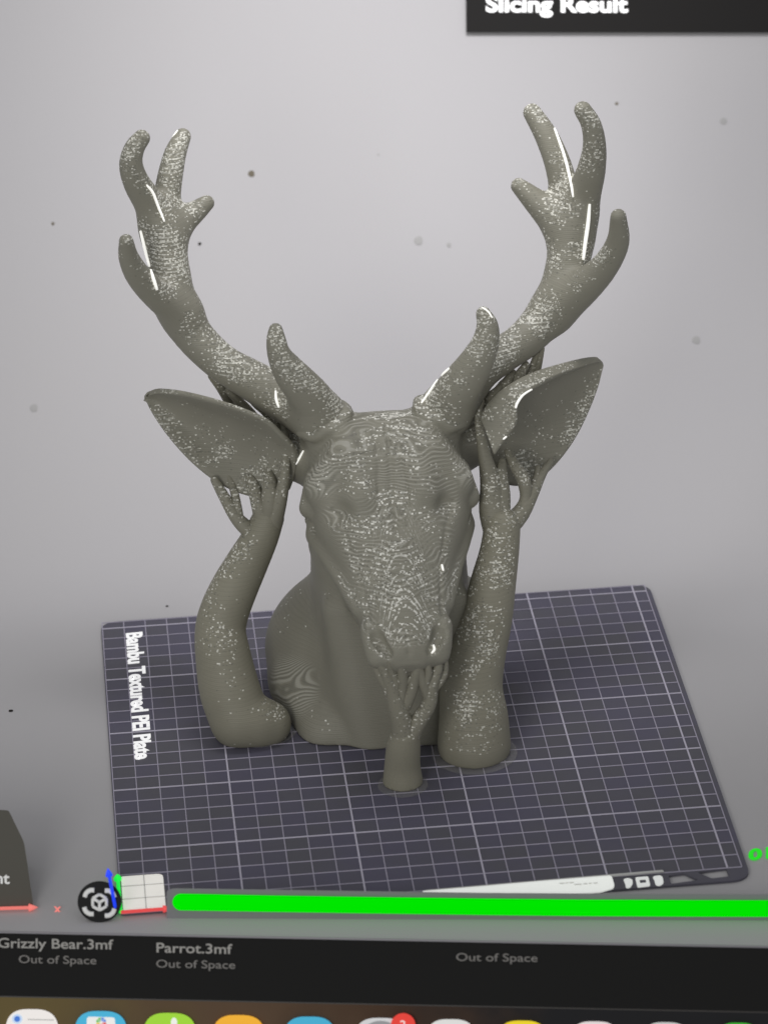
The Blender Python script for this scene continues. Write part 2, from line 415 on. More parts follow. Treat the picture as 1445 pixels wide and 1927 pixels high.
#                 px   py  width  depth
L_beam = [(598, 788, 92, .54), (540, 755, 84, .62), (475, 716, 76, .70), (416, 681, 70, .78), (361, 626, 74, .86), (331, 570, 80, .91), (320, 513, 77, .96), (312, 465, 77, 1.02), (302, 425, 82, 1.06), (283, 385, 60, 1.06), (258, 345, 50, 1.02), (247, 310, 44, 1.0), (253, 280, 38, 1.0), (267, 260, 32, 1.01)]
L_B = [(303, 425, 60, 1.10), (313, 380, 52, 1.16), (320, 335, 48, 1.20), (330, 290, 42, 1.26), (344, 257, 32, 1.32)]
L_C = [(312, 450, 66, 1.04), (345, 418, 50, 1.10), (370, 397, 40, 1.14), (389, 382, 30, 1.16)]
L_D = [(345, 590, 70, .86), (296, 555, 56, .80), (262, 520, 48, .74), (243, 485, 38, .69), (238, 454, 27, .64)]
L_T = [(604, 782, 92, .52), (580, 742, 76, .48), (547, 702, 62, .46), (526, 668, 44, .46), (520, 640, 36, .48), (519, 621, 26, .50)]
R_beam = [(845, 772, 92, .54), (895, 704, 78, .62), (943, 669, 70, .70), (985, 640, 71, .78), (1023, 600, 78, .86), (1054, 550, 84, .91), (1066, 505, 82, .96), (1074, 460, 86, 1.02), (1080, 415, 90, 1.06), (1098, 365, 66, 1.06), (1112, 320, 54, 1.02), (1118, 275, 44, 1.0), (1112, 235, 38, 1.0), (1096, 207, 33, 1.01)]
R_B = [(1082, 400, 66, 1.10), (1062, 355, 56, 1.16), (1048, 305, 50, 1.20), (1027, 255, 44, 1.26), (1001, 212, 35, 1.32)]
R_C = [(1070, 445, 70, 1.04), (1030, 402, 56, 1.10), (1000, 372, 44, 1.14), (976, 350, 31, 1.16)]
R_D = [(1045, 585, 76, .86), (1098, 540, 66, .80), (1138, 500, 52, .74), (1162, 455, 43, .69), (1163, 408, 30, .64)]
R_T = [(836, 772, 92, .52), (862, 732, 80, .48), (892, 688, 66, .46), (912, 648, 52, .46), (917, 615, 41, .48), (909, 590, 27, .50)]
aL = antler(L_beam, [L_B, L_C, L_D, L_T]); aR = antler(R_beam, [R_B, R_C, R_D, R_T])
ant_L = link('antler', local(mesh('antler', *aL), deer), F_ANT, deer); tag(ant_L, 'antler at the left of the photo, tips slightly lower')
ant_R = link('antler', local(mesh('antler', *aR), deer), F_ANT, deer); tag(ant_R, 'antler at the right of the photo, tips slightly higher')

# ears: four rows from root to tip (front rim, rolled top, dish, lower edge)
def ear(rows, thick=.022):
    R_ = [smoothline([np.array(at(a, b, y)) for a, b, y in r], 8) for r in rows]
    m = min(len(r) for r in R_); R_ = [r[:m] for r in R_]; V = []; nv = 0
    for i in range(m):
        q = smoothline([r[i] for r in R_], 7); nv = len(q); V += list(q)
    Fc = [[i * nv + j, i * nv + j + 1, (i + 1) * nv + j + 1, (i + 1) * nv + j] for i in range(m - 1) for j in range(nv - 1)]
    me = mesh('ear', V, Fc)
    return me, np.array(V), Fc
def ear_object(rows, root, label):
    me, V, Fc = ear(rows)
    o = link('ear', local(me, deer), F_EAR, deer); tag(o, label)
    md = o.modifiers.new('thickness', 'SOLIDIFY'); md.thickness = .024; md.offset = 0
    sb = o.modifiers.new('smooth', 'SUBSURF'); sb.levels = 1; sb.render_levels = 1
    return o, V, Fc
earL = ear_object([
    [(552, 838, .46), (530, 816, .44), (500, 789, .44), (448, 767, .48), (400, 752, .56), (345, 739, .68), (303, 735, .79), (284, 739, .85), (279, 743, .87)],
    [(560, 858, .48), (528, 842, .52), (490, 816, .56), (446, 796, .62), (398, 776, .70), (342, 756, .78), (300, 742, .84), (280, 743, .87), (277, 746, .88)],
    [(556, 890, .50), (520, 884, .54), (478, 868, .60), (432, 846, .67), (384, 820, .75), (333, 784, .82), (296, 754, .87), (278, 749, .88), (276, 750, .88)],
    [(545, 922, .48), (506, 938, .50), (455, 930, .54), (405, 906, .60), (356, 866, .68), (314, 818, .77), (287, 778, .84), (277, 758, .87), (276, 754, .88)]],
    None, 'ear at the left of the photo, open dish facing the viewer')
earR = ear_object([
    [(930, 858, .30), (950, 828, .32), (970, 800, .34), (969, 772, .36), (985, 744, .42), (1035, 714, .55), (1088, 694, .72), (1117, 684, .82), (1124, 683, .86)],
    [(905, 790, .44), (918, 765, .46), (940, 742, .48), (972, 721, .52), (1010, 704, .60), (1055, 690, .70), (1096, 679, .79), (1118, 676, .84), (1126, 679, .87)],
    [(918, 872, .56), (945, 850, .58), (978, 830, .62), (1010, 806, .67), (1046, 776, .72), (1080, 742, .79), (1110, 706, .84), (1126, 685, .87), (1129, 684, .88)],
    [(940, 905, .46), (975, 915, .50), (1010, 905, .54), (1045, 875, .60), (1078, 832, .68), (1105, 780, .76), (1124, 728, .83), (1130, 696, .87), (1131, 688, .88)]],
    None, 'ear at the right of the photo, upper rim rolled forward over a dark hollow')
BV = bvh_of((hv, hq), aL, aR, (earL[1], earL[2]), (earR[1], earR[2]))
def seam_line(pts, rad, parent, lift=.006):
    runs = [[]]
    for a, b in smoothline(pts, 6):
        d = ray(a, b); h = BV.ray_cast(Vector(CAM), Vector(d))
        if h[0] is None: runs.append([]); continue
        p = np.array(h[0]) - d * lift
        if runs[-1] and np.linalg.norm(p - runs[-1][-1]) > .045: runs.append([])   # stay on one surface
        runs[-1].append(p)
    for P in runs:
        if len(P) < 3: continue
        n = len(P); r = [rad * (0.45 + 0.55 * math.sin(math.pi * (i + .5) / n) ** .5) for i in range(n)]
        me = tube('seam_line', P, r, 6); me.transform(Matrix.Translation(-Vector(deer.location)))
        o = link('seam_line', me, SEAM); o.parent = parent
seam_line([(265, 434), (274, 470), (284, 508), (296, 545)], .0085, ant_L)
seam_line([(277, 349), (288, 362), (299, 390), (310, 417)], .0065, ant_L)
seam_line([(285, 340), (300, 310), (315, 272), (335, 245)], .0035, ant_L)
seam_line([(519, 735), (520, 752), (525, 767)], .006, ant_L)
seam_line([(1035, 222), (1047, 252), (1062, 295), (1073, 340), (1078, 371)], .0075, ant_R)
seam_line([(1109, 384), (1106, 420), (1101, 455), (1097, 489)], .009, ant_R)
seam_line([(845, 693), (824, 714), (806, 740), (793, 758)], .006, ant_R)
seam_line([(906, 578), (918, 586), (926, 598)], .004, ant_R)
seam_line([(410, 759), (440, 769), (475, 784), (505, 803), (520, 816)], .006, earL[0])
seam_line([(1045, 712), (1010, 728), (985, 742), (973, 758), (970, 768)], .006, earR[0])
seam_line([(944, 828), (953, 821)], .005, earR[0])
seam_line([(571, 848), (560, 868), (547, 886)], .005, head)
seam_line([(815, 1213), (817, 1222), (812, 1229)], .006, head)
seam_line([(831, 1062), (834, 1074)], .005, head)

# ------------------------------------------------------------------ printed tree supports
def sdf_part(name, chains, k, mat, parent, h=.0085, cutz=None, shapes=()):
    P = [pc(c) for c in chains]; allp = np.vstack(P); mr = allp[:, 3].max() + .05
    F = Field(allp[:, :3].min(0) - mr, allp[:, :3].max(0) + mr, h)
    F.chains(P, k)
    if cutz is not None: F.d = np.maximum(F.d, (cutz - F.ax[2])[None, None, :])
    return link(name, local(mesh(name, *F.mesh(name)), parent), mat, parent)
sl_ = thing('tree_support', 'curved elbow-like support with branching hand holding up the deer\'s left-hand ear in the photo', 'support', (-.62, .12, 0), 'branching supports under the deer')
sdf_part('trunk', [[(452, 1354, 114, .11), (433, 1300, 114, .16), (421, 1240, 105, .22), (415, 1188, 96, .29), (423, 1150, 93, .33), (442, 1105, 88, .37), (466, 1058, 79, .42), (490, 1012, 68, .46), (505, 975, 60, .48)],
                   [(450, 1348, 108, .11), (478, 1358, 104, .10), (504, 1362, 88, .10)]], .015, F_SUP2, sl_, cutz=.001)
for ch in ([(490, 1014, 38, .46), (450, 980, 27, .47), (424, 938, 22, .52), (404, 903, 16, .57)],
           [(450, 978, 20, .47), (446, 948, 17, .50), (440, 922, 16, .55), (432, 898, 13, .60)],
           [(502, 990, 42, .47), (487, 948, 30, .48), (476, 912, 24, .54), (462, 885, 14, .62)],
           [(508, 985, 40, .47), (510, 940, 36, .46), (506, 900, 26, .52), (495, 870, 14, .62)],
           [(512, 985, 40, .46), (527, 940, 28, .44), (536, 895, 20, .46), (538, 850, 15, .52), (535, 800, 14, .60), (528, 765, 12, .62)],
           [(480, 930, 18, .52), (458, 905, 13, .58)], [(488, 940, 22, .50), (502, 905, 14, .58)]):
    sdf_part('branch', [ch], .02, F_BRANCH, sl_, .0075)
for ch in ([(450, 820, 24, .80), (437, 770, 20, .80), (420, 735, 20, .80), (398, 708, 14, .80)], [(470, 825, 22, .76), (458, 775, 16, .76), (440, 738, 18, .78), (425, 705, 12, .80)],
           [(500, 830, 24, .72), (480, 785, 16, .72), (450, 755, 18, .74), (430, 735, 14, .76)], [(520, 830, 22, .68), (505, 785, 14, .68), (480, 758, 16, .70), (462, 735, 12, .74)],
           [(530, 830, 20, .64), (522, 790, 14, .64), (508, 765, 16, .66), (490, 745, 12, .70)]):
    sdf_part('branch', [ch], .02, F_BRANCH, sl_, .0075)
sr_ = thing('tree_support', 'tall thick support like a raised forearm beside the muzzle, holding up the right-hand ear', 'support', (.293, -.15, 0), 'branching supports under the deer')
sdf_part('trunk', [[(892, 1398, 136, -.17), (891, 1350, 128, -.14), (887, 1295, 116, -.09), (897, 1235, 106, -.03), (915, 1165, 96, .06), (927, 1100, 86, .14), (939, 1040, 74, .22), (945, 990, 68, .28)]], .05, F_SUP, sr_, cutz=.001)
for ch in ([(935, 1000, 52, .28), (926, 960, 50, .32), (925, 915, 44, .36), (914, 868, 28, .40), (905, 820, 20, .44), (900, 780, 16, .50), (905, 755, 14, .56)],
           [(955, 990, 44, .28), (980, 965, 34, .32), (1000, 930, 26, .38), (1018, 895, 18, .46), (1035, 868, 12, .55)],
           [(972, 972, 30, .31), (988, 940, 22, .35), (985, 905, 26, .38), (968, 875, 22, .42), (955, 850, 14, .48)],
           [(940, 975, 40, .30), (945, 930, 30, .34), (942, 895, 26, .38), (945, 870, 18, .44)],
           [(985, 955, 22, .33), (1004, 915, 16, .40), (1012, 880, 12, .50)]):
    sdf_part('branch', [ch], .02, F_BRANCH, sr_, .0075)
for ch in ([(1000, 760, 22, .78), (1005, 715, 20, .78), (1014, 680, 14, .78), (1020, 655, 10, .78)], [(985, 770, 22, .76), (990, 720, 18, .76), (1002, 690, 16, .78), (1010, 665, 12, .78)],
           [(950, 780, 26, .72), (962, 730, 24, .70), (980, 700, 18, .72), (990, 685, 12, .74)], [(925, 790, 26, .66), (935, 745, 22, .66), (955, 715, 18, .68), (965, 700, 12, .72)],
           [(905, 800, 24, .62), (915, 755, 20, .62), (935, 735, 16, .64), (945, 720, 12, .68)]):
    sdf_part('branch', [ch], .02, F_BRANCH, sr_, .0075)
sf_ = thing('tree_support', 'short slender support forking upward under the deer\'s chin, nearest the viewer', 'support', (-.03, -.4, 0), 'branching supports under the deer')
sdf_part('trunk', [[(758, 1472, 74, -.39), (757, 1440, 66, -.39), (759, 1408, 62, -.40), (763, 1385, 52, -.41)]], .03, F_SUP, sf_, .0075, cutz=.001)
for ch in ([(762, 1395, 46, -.41), (757, 1362, 40, -.42), (748, 1330, 36, -.43), (738, 1298, 28, -.44), (726, 1268, 22, -.45), (715, 1245, 16, -.46)],
           [(748, 1330, 26, -.43), (756, 1300, 20, -.44), (758, 1272, 20, -.46), (752, 1248, 14, -.48)],
           [(766, 1392, 40, -.41), (786, 1358, 32, -.42), (807, 1325, 27, -.43), (812, 1290, 24, -.44), (822, 1262, 20, -.44), (826, 1244, 14, -.44)],
           [(808, 1312, 22, -.43), (796, 1284, 20, -.45), (790, 1262, 18, -.46), (784, 1246, 13, -.48)],
           [(740, 1308, 18, -.44), (745, 1284, 16, -.45), (736, 1262, 15, -.46), (732, 1244, 11, -.48)],
           [(760, 1328, 28, -.42), (774, 1298, 24, -.44), (782, 1268, 20, -.46), (786, 1246, 14, -.47)], [(746, 1322, 26, -.43), (728, 1292, 20, -.44), (713, 1264, 18, -.44), (706, 1242, 12, -.44)],
           [(735, 1297, 13, -.44), (752, 1280, 11, -.45)], [(757, 1290, 13, -.45), (775, 1274, 11, -.46)], [(728, 1282, 12, -.45), (742, 1264, 10, -.46)], [(812, 1300, 20, -.43), (834, 1270, 16, -.42), (838, 1240, 10, -.40)],
           [(798, 1290, 16, -.45), (806, 1268, 15, -.46), (804, 1246, 11, -.47)]):
    sdf_part('branch', [ch], .015, F_BRANCH, sf_, .006)

BRIM = filament('filament_brim', 0.0, .9, .95, col=(0.46, 0.45, 0.42)); n = NT(BRIM); n.b.inputs['Alpha'].default_value = .22
for par, cx, cy, rx, ry in ((sl_, 489, 1372, 72, 38), (sr_, 892, 1418, 80, 42), (sf_, 758, 1478, 46, 24)):
    c0 = onfloor(cx, cy, .001); r_ = rx * U
    V = [(c0[0] + r_ * math.cos(a), c0[1] + r_ * math.sin(a), zz) for zz in (.0035, .006) for a in np.linspace(0, 2 * math.pi, 40, endpoint=False)]
    link('brim', local(mesh('brim', V, [list(range(40, 80))] + [[k, (k + 1) % 40, 40 + (k + 1) % 40, 40 + k] for k in range(40)], False), par), BRIM, par)
# ------------------------------------------------------------------ build plate
def rounded(pts, rad, seg=6):
    out = []; n = len(pts)
    for i in range(n):
        p0, p, p1 = (np.array(pts[j % n], float) for j in (i - 1, i, i + 1))
        r = rad[i] if isinstance(rad, (list, tuple)) else rad
        a = p0 - p; b = p1 - p; la, lb = np.linalg.norm(a), np.linalg.norm(b)
        r = min(r, la * .49, lb * .49)
        if r < 1e-6: out.append(p); continue
        A = p + a / la * r; B = p + b / lb * r
        for t in np.linspace(0, 1, seg + 1): out.append((1 - t) ** 2 * A + 2 * t * (1 - t) * p + t * t * B)
    return out
def shape2d(name, loops, depth):          # filled 2-D outline with holes, depth thick, top at z = 0
    cu = bpy.data.curves.new(name, 'CURVE'); cu.dimensions = '2D'; cu.fill_mode = 'BOTH'; cu.extrude = depth / 2
    for lp in loops:
        sp = cu.splines.new('POLY'); sp.points.add(len(lp) - 1); sp.use_cyclic_u = True
        for q, p in zip(sp.points, lp): q.co = (p[0], p[1], 0, 1)
    return curve_mesh(name, cu, -depth / 2)
def curve_mesh(name, cu, dz):
    o = bpy.data.objects.new('tmp', cu); COL.objects.link(o)
    dg = bpy.context.evaluated_depsgraph_get(); me = bpy.data.meshes.new_from_object(o.evaluated_get(dg))
    bpy.data.objects.remove(o); bpy.data.curves.remove(cu); me.name = name; me.materials.clear()
    me.transform(Matrix.Translation((0, 0, dz))); return me
def text_mesh(name, s, bold=0.0, depth=0.03):   # em units, baseline at y = 0, x from 0 to 1 of its own width
    cu = bpy.data.curves.new(name, 'FONT'); cu.body = s; cu.size = 1; cu.extrude = depth / 2; cu.offset = bold; cu.resolution_u = 4
    return curve_mesh(name, cu, depth / 2)
def remap(me, fn):
    n = len(me.vertices); a = np.empty(n * 3, np.float32); me.vertices.foreach_get('co', a); a = a.reshape(-1, 3)
    b = np.array([fn(*q) for q in a], np.float32); me.vertices.foreach_set('co', b.ravel()); me.update(); return me
def xrange_(me):
    xs = [v.co.x for v in me.vertices]; return min(xs), max(xs)
def flat(name, loop_px, fn, th, mat, parent, holes=()):      # outline given by points, laid on a surface by fn(x, y, height)
    me = shape2d(name, [loop_px] + list(holes), 1.0)
    remap(me, lambda x, y, z: fn(x, y, (z + 1.0) * th))
    return link(name, local(me, parent), mat, parent)

PLATE = principled('plate_coating', (0.10, 0.094, 0.132), 0.62, spec=0.3); n = NT(PLATE)
g = n.t.nodes.new('ShaderNodeNewGeometry'); sp = n.t.nodes.new('ShaderNodeSeparateXYZ'); n.t.links.new(g.outputs['Position'], sp.inputs[0])
cell = lambda k, o: n.math('FLOOR', n.math('MULTIPLY', n.math('ADD', sp.outputs[k], o), 10.0))
r1 = n.white(n.xyz(cell(0, 1.28), cell(1, 1.28), 0.0))
b1 = n.noise(g.outputs['Position'], 2.2, 3.0)
c = n.mix(n.ramp(n.math('ADD', n.math('MULTIPLY', b1, .75), n.math('MULTIPLY', r1, .25)), .35, .65), (0.086, 0.082, 0.128), (0.084, 0.084, 0.098))
c = n.mix(n.math('MULTIPLY', n.noise(g.outputs['Position'], 420.0, 2.0), 0.5), c, (0.165, 0.155, 0.19))
n.t.links.new(c, n.b.inputs['Base Color']); n.bump(n.noise(g.outputs['Position'], 300.0, 2.0), 0.002, 0.35)
LINE = principled('grid_line_paint', (0.44, 0.415, 0.51), 0.6, spec=0.2)
LINE2 = principled('grid_major_paint', (0.55, 0.525, 0.62), 0.6, spec=0.2)
plate = thing('build_plate', 'dark purple grey build plate with pale square grid and white lettering along one side', 'build plate', (0, 0, 0))
mm = lambda x, y: ((x - 128) / 100.0, (y - 128) / 100.0)
out = rounded([mm(-.6, 0), mm(66, 0), mm(72, -9.8), mm(258.3, -9.8), mm(258.3, 257), mm(-.6, 257)], [.02, .02, .03, .09, .085, .085], 8)
wpx = lambda px, py: tuple(onfloor(px, py, 0)[:2])
hole1 = rounded([wpx(1257, 1647), wpx(1287, 1643), wpx(1314, 1656), wpx(1262, 1663)], .008, 3)
hole2 = rounded([wpx(1311, 1641), wpx(1366, 1634), wpx(1371, 1649), wpx(1338, 1653)], .008, 3)
pm = shape2d('sheet', [out, hole1, hole2], .010)
link('sheet', pm, PLATE, plate)
def box_me(name, a, b):
    (x0, y0, z0), (x1, y1, z1) = a, b
    v = [(x0, y0, z0), (x1, y0, z0), (x1, y1, z0), (x0, y1, z0), (x0, y0, z1), (x1, y0, z1), (x1, y1, z1), (x0, y1, z1)]
    return mesh(name, v, [[3, 2, 1, 0], [4, 5, 6, 7], [0, 1, 5, 4], [1, 2, 6, 5], [2, 3, 7, 6], [3, 0, 4, 7]], False)
lw, lW = .0020, .0036
gx = {m: box_me('grid_line', (-(lW if m else lw), -1.275, 0), ((lW if m else lw), 1.285, .0022)) for m in (0, 1)}
gy = {m: box_me('grid_line', (-1.28, -(lW if m else lw), 0), (1.28, (lW if m else lw), .0028)) for m in (0, 1)}
for d in (gx, gy):
    d[0].materials.append(LINE); d[1].materials.append(LINE2)
for i in list(range(0, 26)) + [25.6]:
    m = 1 if (i % 5 == 0 and i > 0) else 0
    o = link('grid_line', gx[m], None, plate); o.location = (i / 10 - 1.28, 0, 0)
    o = link('grid_line', gy[m], None, plate); o.location = (0, i / 10 - 1.28, 0)
tx = text_mesh('lettering', 'Bambu Textured PEI Plate', .03); x0, x1 = xrange_(tx)
A0, A1, B1 = (np.array(onfloor(*q, 0)) for q in ((238.5, 1193.5), (255.5, 1431), (269.5, 1190.5)))
remap(tx, lambda x, y, z: (A0 + (A1 - A0) * (x - x0) / (x1 - x0) + (B1 - A0) * y / .73)[:2].tolist() + [.003 + z * .08])
link('lettering', tx, principled('plate_lettering', (0.9, 0.9, 0.9), .5, (1, 1, 1), .42), plate)
fl = lambda x, y, h: onfloor(x, y, .0032) + np.array([0, 0, h])
GRY = principled('pale_grey_print', (0.6, 0.6, 0.58), .5); DGR = principled('dark_grey_print', (0.16, 0.16, 0.165), .5)
PALE = principled('faint_print', (.66, .67, .63), .5, (1, 1, .95), .16)
TABM = principled('tab_white', (0.80, 0.82, 0.78), .4, (.97, 1, .95), .42)  # emission puts the glare on the front strip into the material
ht = flat('handle_tab', rounded([(795, 1679), (900, 1670.5), (1020, 1660), (1150, 1649.5), (1157, 1672), (1130, 1680), (1040, 1687), (900, 1694), (797, 1696)], [1, 0, 0, 5, 8, 3, 2, 2, 1], 4), fl, .006, TABM, plate)
tag(ht, 'white strip along the front edge of the plate')
flat('tab_stripe', [(800, 1676.5), (1246, 1638.8), (1249, 1642.5), (1150, 1650), (800, 1679)], fl, .005, GRY, plate)
for k, (ax_, bx_) in enumerate(((1052, 1062), (1064, 1069), (1071, 1079), (1080, 1094), (1097, 1105), (1107, 1113), (1116, 1124))):
    yy = 1664 + (0 if k < 3 else 4) - (ax_ - 1052) * .07
    flat('print_mark', [(ax_, yy), (bx_, yy - .6), (bx_, yy + 2), (ax_, yy + 2.6)], lambda x, y, h: fl(x, y, h + .0062), .001, PALE, plate)
def mark(pts, m, rad=1.5, holes=()): return flat('pictogram', rounded(pts, rad, 4), fl, .004, m, plate, holes)
WH2 = principled('pictogram_white', (0.8, 0.82, 0.80), .5, (.97, 1, .96), .3)
mark([(1172, 1656), (1181, 1653.5), (1189, 1656), (1190, 1664), (1185, 1671.5), (1177, 1672), (1176, 1664)], WH2, 3)
mark([(1194.5, 1652.5), (1219, 1650.5), (1223, 1668), (1199, 1671)], WH2, 3, [rounded([(1202, 1656.5), (1214, 1655.2), (1216, 1662), (1204, 1663.5)], 1.5, 3)])
mark([(1227, 1651), (1240, 1648.5), (1246, 1651), (1248, 1663), (1241, 1668), (1233, 1666.5), (1231, 1658)], WH2, 3)
# white corner zone with its thin division lines
zone = flat('corner_zone', rounded([mm(.6, .2), mm(18, .2), mm(18, 28), mm(.6, 28)], [.01, .01, .03, .01], 5), lambda x, y, h: np.array([x, y, .0032 + h]), .004, principled('zone_white', (0.82, 0.80, 0.75), .5, (1, .97, .9), .35), plate)
for a, b in ((mm(9.8, .2), mm(10.2, 28)), (mm(.6, 9.8), mm(18, 10.2)), (mm(.6, 19.8), mm(18, 20.2))):
    o = link('zone_line', box_me('zone_line', (*a, .0072), (*b, .0085)), GRY); o.parent = zone

# axis arrows at the plate corner
RED = principled('axis_red', (0.8, 0.06, 0.06), .5, (.9, .10, .10), .45); GRN = principled('axis_green', (0.02, .7, .05), .5, (.0, .8, .06), .85); BLU = principled('axis_blue', (.02, .05, .8), .5, (.01, .05, .85), .85)
gz = thing('axis_arrows', 'red, green and blue axis arrows meeting at the near left corner of the plate', 'axis marker', (-1.285, -1.285, .012))
def arrow(p, q, r, mat, parent, name='axis_arrow'):
    p, q = np.array(p, float), np.array(q, float); d = q - p; L = np.linalg.norm(d); d /= L
    me = tube(name, [p, q - d * r * 5, q - d * r * 4.99, q - d * r * 2.4, q], [r, r, r * 2.3, r * 1.3, r * .15], 10)
    return link(name, local(me, parent), mat, parent)
O = np.array([-1.285, -1.288, .014])
arrow(O, (-1.075, -1.288, .014), .0075, RED, gz); arrow(O, (-1.288, -.99, .014), .0075, GRN, gz); arrow(O + np.array([-.018, 0, 0]), (-1.325, -1.285, .225), .0068, BLU, gz)

# ------------------------------------------------------------------ slider in front of the plate
BACK = ROT[2]
s0 = onfloor(318, 1728, ZF); s1 = onfloor(1445, 1732, ZF); sd = (s1 - s0) / np.linalg.norm(s1 - s0)
SP = Plane(s0 + BACK * .001, BACK - sd * (BACK @ sd))
sl = thing('progress_slider', 'long bright green bar on a grey track in front of the plate', 'slider', onfloor(700, 1729, ZF))
spx = lambda x, y, h: SP.px(x, y, h)
TRK = principled('track_grey', (0.25, 0.245, 0.26), .8, spec=.2)
tr = [(314, 1729.5), (314, 1674), (330, 1671.5), (600, 1675.5), (900, 1680), (1200, 1682), (1620, 1683.5), (1620, 1733)]
flat('track', rounded(tr, [4, 12, 6, 0, 0, 0, 4, 4], 5), lambda x, y, h: spx(x, y, h - .016), .016, TRK, sl)
GREEN = principled('green_bar', (0.0, .62, 0.0), .9, (0.0, .43, 0.0), 1.0, spec=0.0)
gt = [(1620, 1694.5), (1300, 1694), (1100, 1693), (900, 1690.8), (700, 1688.2), (500, 1685), (342, 1681.8)]
gb = [(342, 1713.2), (500, 1715.8), (700, 1719), (900, 1721.8), (1100, 1724), (1300, 1725), (1620, 1726)]
cap = [(341 - 16 * math.sin(a), 1697.5 - 15.7 * math.cos(a)) for a in np.linspace(.15, math.pi - .15, 12)]
flat('green_bar', gt + cap + gb, spx, .014, GREEN, sl)

# ------------------------------------------------------------------ front panel with file names, dock and its icons
pn = BACK - fdir * (BACK @ fdir); pn /= np.linalg.norm(pn); FP = Plane(FA, pn); down = np.cross(pn, fdir); down *= -np.sign(down @ ROT[1])
T0 = FA - fdir * 1.2; T1 = FB + fdir * 1.2; PXU = np.linalg.norm(FP.px(722, 1770) - FP.px(722, 1870)) / 100
def slab(name, d0, d1, th, lift, mat, kind=None, parent=None):
    q = []
    for off in (lift, lift - th):
        for p, d in ((T0, d0), (T1, d0), (T1, d1), (T0, d1)): q.append(p + down * d + pn * off)
    me = mesh(name, q, [[0, 3, 2, 1], [4, 5, 6, 7], [0, 1, 5, 4], [1, 2, 6, 5], [2, 3, 7, 6], [3, 0, 4, 7]], False)
    if parent is not None: local(me, parent)
    o = link(name, me, mat, parent)
    return tag(o, kind=kind) if kind else o
fp = thing('file_panel', 'black panel below the grey floor carrying grey file names', 'panel', (FA + FB) / 2)
BLACK = principled('panel_black', (0.011, 0.0108, 0.0105), .7, spec=.15)
slab('panel_face', .0005, 121 * PXU, .05, 0.0, BLACK, parent=fp)
link('edge_trim', local(tube('edge_trim', [T0 + pn * .002, T1 + pn * .002], [.0045, .0045], 8), fp), principled('trim_grey', (.30, .29, .31), .5), fp)
def panel_text(s, xa, xb, ya, yb, cap_px, mat, plane, parent, bold=0.0, name='lettering', depth=.004):
    me = text_mesh(name, s, bold); a, b = xrange_(me); k = cap_px / .73
    def fn(x, y, z):
        t = (x - a) / (b - a); px = xa + (xb - xa) * t; py = ya + (yb - ya) * t - y * k
        return plane.px(px, py, .0015 + (depth if z > .015 else 0))
    remap(me, fn); return link(name, local(me, parent), mat, parent)
T1M = principled('text_grey', (.30, .29, .27), .6, (1, .97, .92), .045); T2M = principled('text_dim_grey', (.17, .16, .15), .6, (1, .97, .92), .02)
panel_text('Grizzly Bear.3mf', -3, 214, 1783, 1786.5, 19, T1M, FP, fp, .012)
panel_text('Out of Space', 36, 182, 1812, 1814.5, 15.5, T2M, FP, fp, .006)
panel_text('Parrot.3mf', 295, 437.5, 1792, 1795, 19, T1M, FP, fp, .012)
panel_text('Out of Space', 294.5, 443, 1820.5, 1823, 15.5, T2M, FP, fp, .006)
panel_text('Out of Space', 858, 1011, 1808, 1810, 15.5, T2M, FP, fp, .006)
# dock shelf
DOCK = principled('dock_brown', (.08, .055, .03), .75, spec=.2); n = NT(DOCK); g = n.t.nodes.new('ShaderNodeNewGeometry')
sp = n.t.nodes.new('ShaderNodeSeparateXYZ'); n.t.links.new(g.outputs['Position'], sp.inputs[0])
wob = n.math('ADD', sp.outputs[0], n.math('MULTIPLY', n.math('SUBTRACT', n.noise(g.outputs['Position'], 4.0, 3.0), .5), .7))
c = n.mix(n.ramp(wob, -1.75, -.9), (.155, .115, .045), (.12, .075, .045)); c = n.mix(n.ramp(wob, -.9, -.25), c, (.075, .042, .025)); c = n.mix(n.ramp(wob, -.3, .35), c, (.016, .016, .018))
n.t.links.new(c, n.b.inputs['Base Color'])
dock = thing('dock_shelf', 'brown to black strip along the bottom edge holding a row of app icons', 'dock', (FA + FB) / 2 + down * 123 * PXU)
slab('shelf_face', 123.5 * PXU, 330 * PXU, .05, -.001, DOCK, parent=dock)
slab('shelf_trim', 121 * PXU, 123.5 * PXU, .045, -.002, principled('trim_dark', (.035, .03, .027), .5), parent=dock)

def disc(cx, cy, rx, ry, m=20): return [(cx + rx * math.cos(2 * math.pi * k / m), cy + ry * math.sin(2 * math.pi * k / m)) for k in range(m)]
def pm_(name, col, e=.35): return principled(name, col, .5, col, e)
icons = [(11, 111, 1898.5, (.84, .80, .77), 'white app icon with a small blue dot and a grey line'),
         (141, 240, 1902, (.035, .42, .66), 'cyan app icon with a white card showing a coloured pinwheel'),
         (270, 370, 1905.5, (.32, .66, .012), 'lime green app icon with a small white mark'),
         (400, 499, 1909.5, (.88, .42, .005), 'orange app icon between the lime green and the cyan icons'),
         (534, 632, 1912.5, (.035, .40, .62), 'plain cyan app icon right of the orange one'),
         (666, 770, 1915, (.62, .62, .63), 'light grey app icon with a grey disc under the red badge'),
         (801, 896, 1917.5, (.72, .72, .70), 'plain white app icon right of the red badge'),
         (936, 1030, 1920, (.84, .66, .0), 'yellow app icon in the right half of the dock'),
         (1072, 1166, 1921.5, (.76, .70, .69), 'pinkish white app icon right of the yellow one'),
         (1208, 1297, 1923, (.55, .56, .55), 'pale grey app icon left of the dark green one'),
         (1347, 1430, 1924, (.03, .40, .015), 'dark green app icon at the right end of the dock')]
fpx = lambda lift: (lambda x, y, h: FP.px(x, y, h + lift))
roots = []
